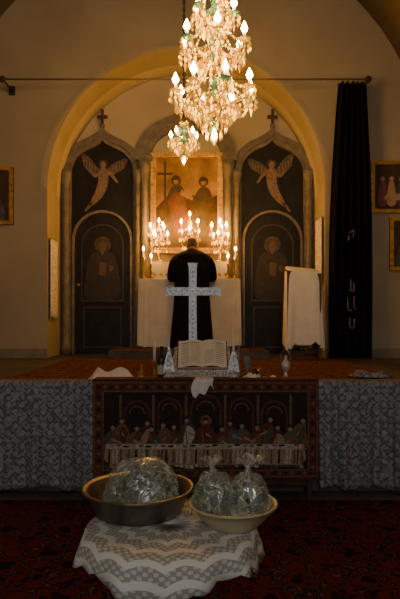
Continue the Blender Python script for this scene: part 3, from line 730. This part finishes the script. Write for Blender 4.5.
# ---------------------------------------------------------------- round table in the foreground
tX,tY,tZ=-.115,2.15,.655
b=MB()
b.lathe((tX,tY),[(.31,tZ-.03),(.315,tZ-.015),(.31,tZ-.004)],wood,40)
b.lathe((tX,tY),[(.2,.013),(.2,.03),(.06,.06),(.035,.15),(.05,.3),(.03,.42),(.045,.55),(.12,tZ-.03)],wood,24)
b.build('round_pedestal_table')
b=MB(); seg=192; vs=[];fs=[]
rows=[(.001,0),(.1,0),(.2,0),(.29,0),(.32,-.006),(.33,-.02),(.336,-.045),(.342,-.07),(.35,-.10)]
for i,(r,dz) in enumerate(rows):
    d=max(0,(i-4)/4)
    for k in range(seg):
        a=2*pi*k/seg
        rr_=r+d*(.012*math.sin(9*a+1)+.008*math.sin(15*a))
        z=tZ+.002+dz*(1+.25*math.sin(4*a+2))-(.014*abs(math.sin(12*a)) if i==len(rows)-1 else 0)
        vs.append((tX+rr_*math.cos(a),tY+rr_*math.sin(a),z))
for i in range(len(rows)-1):
    for k in range(seg):
        k2=(k+1)%seg; fs.append((i*seg+k,i*seg+k2,(i+1)*seg+k2,(i+1)*seg+k))
b.add(vs,fs,roundlace('crochet_lace'),True); b.build('crochet_tablecloth',origin=(tX,tY,tZ),recalc=False,solid=.003)
copper=M('tarnished_copper',(.24,.20,.155),(.11,.09,.07),9,.36,.7,bump=.15)
plast=M('beige_enamel',(.52,.44,.27),(.45,.38,.23),6,.35)
T0=tZ+.005
b=MB(); b.lathe((-.25,2.27),[(.0,T0),(.15,T0),(.175,T0+.012),(.192,T0+.05),(.205,T0+.09),(.225,T0+.102),(.227,T0+.108),(.220,T0+.112),(.2,T0+.097),(.187,T0+.055),(.17,T0+.02),(.0,T0+.012)],copper,56,cap=False)
b.build('copper_basin')
b=MB(); b.lathe((.125,2.14),[(.0,T0),(.092,T0),(.10,T0+.006),(.135,T0+.045),(.158,T0+.078),(.170,T0+.082),(.172,T0+.088),(.165,T0+.09),(.155,T0+.083),(.13,T0+.05),(.095,T0+.014),(.0,T0+.01)],plast,56,cap=False)
b.build('enamel_bowl')
herb=M('herb_leaf',(.14,.19,.09),(.06,.09,.045),20,.5); herb2=M('herb_leaf_pale',(.36,.38,.24),(.24,.26,.16),20,.6); herb3=M('herb_dark',(.045,.06,.03),None,20,.6)
pl=plasticmat('clear_plastic')
def bag(name,cx,cy,z0,rx,ry,h,seed,knot=None,n=420):
    r=random.Random(seed); b=MB()
    for i in range(n):
        a=r.random()*2*pi; q=math.sqrt(r.random())*.82; e=r.random()
        px=cx+rx*q*math.cos(a); py=cy+ry*q*math.sin(a); pz=z0+.008+h*.72*math.sqrt(max(0,1-q*q))*e**.35
        L=.018+.028*r.random(); w=L*.3
        d=Vector((r.uniform(-1,1),r.uniform(-1,1),r.uniform(-.5,.6))).normalized(); sd=d.cross(Vector((r.uniform(-1,1),r.uniform(-1,1),1))).normalized()
        p=Vector((px,py,pz))-d*L*.5; up=d.cross(sd)*.004
        q_=r.random()
        b.add([p,p+d*L*.5+sd*w+up,p+d*L,p+d*L*.5-sd*w+up],[(0,1,2,3)],herb if q_<.42 else herb2 if q_<.75 else herb3)
    ph=[r.random()*6 for _ in range(6)]
    sg,rn=72,26; vs=[];fs=[]
    for i in range(rn+1):
        t=i/rn; th=t*pi*.5
        for k in range(sg):
            a=2*pi*k/sg
            w=1+.07*math.sin(3*a+ph[0]+3*t)+.045*math.sin(7*a+ph[1]-6*t)+.025*math.sin(19*a+ph[2]+12*t)*(1-.5*t)+.015*math.sin(31*a-9*t)
            rr_=math.cos(th)**.7 if t<1 else 0
            zz=z0+.004+h*math.sin(th)*(1+.09*math.sin(3*a+ph[3])*math.cos(th)+.05*math.sin(8*a+ph[5])*math.cos(th))
            kx,ky=0,0
            if knot:
                kx,ky=knot[0]*t**3,knot[1]*t**3
                if t>.8: rr_=max(rr_*.5,.10); zz+= (t-.8)*.12
            vs.append((cx+kx+rx*rr_*w*math.cos(a),cy+ky+ry*rr_*w*math.sin(a),zz))
    for i in range(rn):
        for k in range(sg):
            k2=(k+1)%sg; fs.append((i*sg+k,i*sg+k2,(i+1)*sg+k2,(i+1)*sg+k))
    b.add(vs,fs,pl,True)
    if knot:
        tx,ty,tz=cx+knot[0],cy+knot[1],z0+h*1.02+.018
        for j in range(5):
            a=j*2*pi/5+ph[4]; L=.03+.025*r.random(); c,s=math.cos(a),math.sin(a)
            vv=[(tx,ty,tz-.01)]+[(tx+L*c*e1-s*wd*L,ty+L*s*e1+c*wd*L,tz+L*hh_) for e1,wd,hh_ in((.4,-.35,.5),(.5,.35,.55),(1,-.5,.7),(.9,0,1.0),(1.05,.5,.8))]
            b.add(vv,[(0,1,2),(1,3,4),(1,4,2),(2,4,5)],pl,True)
    b.build(name,recalc=False)
bag('bag_of_herbs',-.230,2.27,T0+.02,.155,.135,.195,3,n=1400)
bag('bag_of_herbs.001',.060,2.17,T0+.025,.090,.09,.165,4,knot=(-.015,0),n=900)
bag('bag_of_herbs.002',.185,2.15,T0+.045,.085,.085,.145,5,knot=(.0,.01),n=800)
# ---------------------------------------------------------------- chandeliers
def chandelier(cx,cy,tiers,zbot,ztop,sc,basket):
    b=MB()
    z=zbot+.12*sc
    b.lathe((cx,cy),[(.0,zbot),(.022*sc,zbot+.025*sc),(0.006,zbot+.05*sc),(.006,z)],crB,12)
    i=0
    while z<tiers[-1][0]+.35*sc:
        h=.13*sc; m=crystt if i%3!=1 else gold
        b.lathe((cx,cy),[(.012*sc,z),(.045*sc,z+h*.25),(.05*sc,z+h*.4),(.02*sc,z+h*.7),(.03*sc,z+h*.85),(.012*sc,z+h)],m,14); z+=h; i+=1
    b.tube([(cx,cy,z),(cx,cy,ztop-.02)],.008,rodm,6)
    zz=z
    while zz<ztop-.1:
        b.tube([(cx+.018*math.cos(t*pi/4),cy,zz+.03*math.sin(t*pi/4)) for t in range(9)],.004,rodm,5); zz+=.09
    b.lathe((cx,cy),[(.02,ztop-.09),(.09,ztop-.03),(.10,ztop+.03)],gold,16)
    for (zt,R,n,ph) in tiers:
        b.lathe((cx,cy),[(.02*sc,zt-.03),(.07*sc,zt-.01),(.085*sc,zt+.01),(.03*sc,zt+.04)],crystt,16)
        for k in range(n):
            a=2*pi*k/n+ph; c,s=math.cos(a),math.sin(a)
            b.tube(cat([(cx+c*.04*sc,cy+s*.04*sc,zt),(cx+c*R*.4,cy+s*R*.4,zt-.10*sc),(cx+c*R*.8,cy+s*R*.8,zt-.09*sc),(cx+c*R,cy+s*R,zt+.0)],5),.010*sc,gold if k%2 else crB,7)
            x,y=cx+c*R,cy+s*R
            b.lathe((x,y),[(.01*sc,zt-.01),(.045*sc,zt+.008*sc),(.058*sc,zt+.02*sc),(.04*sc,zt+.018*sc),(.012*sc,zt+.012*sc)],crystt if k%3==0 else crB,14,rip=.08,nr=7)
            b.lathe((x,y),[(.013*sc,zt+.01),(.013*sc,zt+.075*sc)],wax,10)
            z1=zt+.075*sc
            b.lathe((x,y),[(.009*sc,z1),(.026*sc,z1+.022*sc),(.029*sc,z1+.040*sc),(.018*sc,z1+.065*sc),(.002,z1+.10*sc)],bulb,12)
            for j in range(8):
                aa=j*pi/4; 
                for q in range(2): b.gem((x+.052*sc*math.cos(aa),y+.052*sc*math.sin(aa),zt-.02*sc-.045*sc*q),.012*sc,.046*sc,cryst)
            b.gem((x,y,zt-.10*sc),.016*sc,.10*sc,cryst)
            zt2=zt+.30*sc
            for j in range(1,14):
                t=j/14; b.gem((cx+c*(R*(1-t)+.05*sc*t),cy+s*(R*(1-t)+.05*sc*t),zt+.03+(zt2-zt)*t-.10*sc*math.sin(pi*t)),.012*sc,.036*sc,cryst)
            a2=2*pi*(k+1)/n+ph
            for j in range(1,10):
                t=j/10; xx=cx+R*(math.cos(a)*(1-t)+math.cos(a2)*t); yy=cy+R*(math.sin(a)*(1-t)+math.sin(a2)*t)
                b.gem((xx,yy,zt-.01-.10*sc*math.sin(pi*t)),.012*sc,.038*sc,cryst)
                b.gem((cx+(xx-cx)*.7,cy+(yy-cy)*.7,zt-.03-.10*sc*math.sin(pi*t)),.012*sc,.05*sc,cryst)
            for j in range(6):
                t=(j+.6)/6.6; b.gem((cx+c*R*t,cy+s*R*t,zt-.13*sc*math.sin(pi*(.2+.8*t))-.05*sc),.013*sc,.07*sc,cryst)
    for (r,z,n) in basket:
        b.tube([(cx+r*math.cos(t*pi/12),cy+r*math.sin(t*pi/12),z+.025*sc) for t in range(25)],.004,gold,5)
        for k in range(n):
            a=2*pi*k/n; b.gem((cx+r*math.cos(a),cy+r*math.sin(a),z),.013*sc,.066*sc,cryst)
    return b
def ceilz(x): return ZS+math.sqrt(RN**2-(x-AC)**2)
b=chandelier(.125,5.0,[(3.43,.35,8,.25),(3.86,.29,6,.6),(4.16,.18,5,.1)],2.98,ceilz(.125),1.0,
   [(.22,3.32,26),(.19,3.26,22),(.15,3.20,18),(.11,3.14,14),(.07,3.08,10),(.13,3.62,14),(.10,3.98,12),(.17,3.50,18),(.12,3.72,14),(.09,3.80,12)])
b.lathe((.125,4.94),[(.008,3.02),(.026,3.05),(.024,3.075),(.004,3.12)],bulb,12)
b.build('crystal_chandelier')
b=chandelier(-.2,7.0,[(3.66,.17,5,.4)],3.34,ceilz(-.2),.8,[(.10,3.55,12),(.07,3.5,10),(.04,3.45,6)])
b.lathe((-.2,6.97),[(.006,3.37),(.020,3.40),(.018,3.42),(.004,3.45)],bulb,12)
b.build('small_crystal_chandelier')
# ---------------------------------------------------------------- world + camera
W=bpy.data.worlds.new('dim_world'); S.world=W; W.use_nodes=True
W.node_tree.nodes['Background'].inputs[0].default_value=(.5,.45,.4,1); W.node_tree.nodes['Background'].inputs[1].default_value=.01
cam=bpy.data.cameras.new('camera'); co=bpy.data.objects.new('camera',cam); S.collection.objects.link(co)
co.location=(0,0,1.45); co.rotation_euler=(pi/2,0,0)
cam.sensor_fit='VERTICAL'; cam.sensor_height=36; cam.lens=36*560/599; cam.shift_y=18.5/599; cam.clip_start=.05
S.camera=co
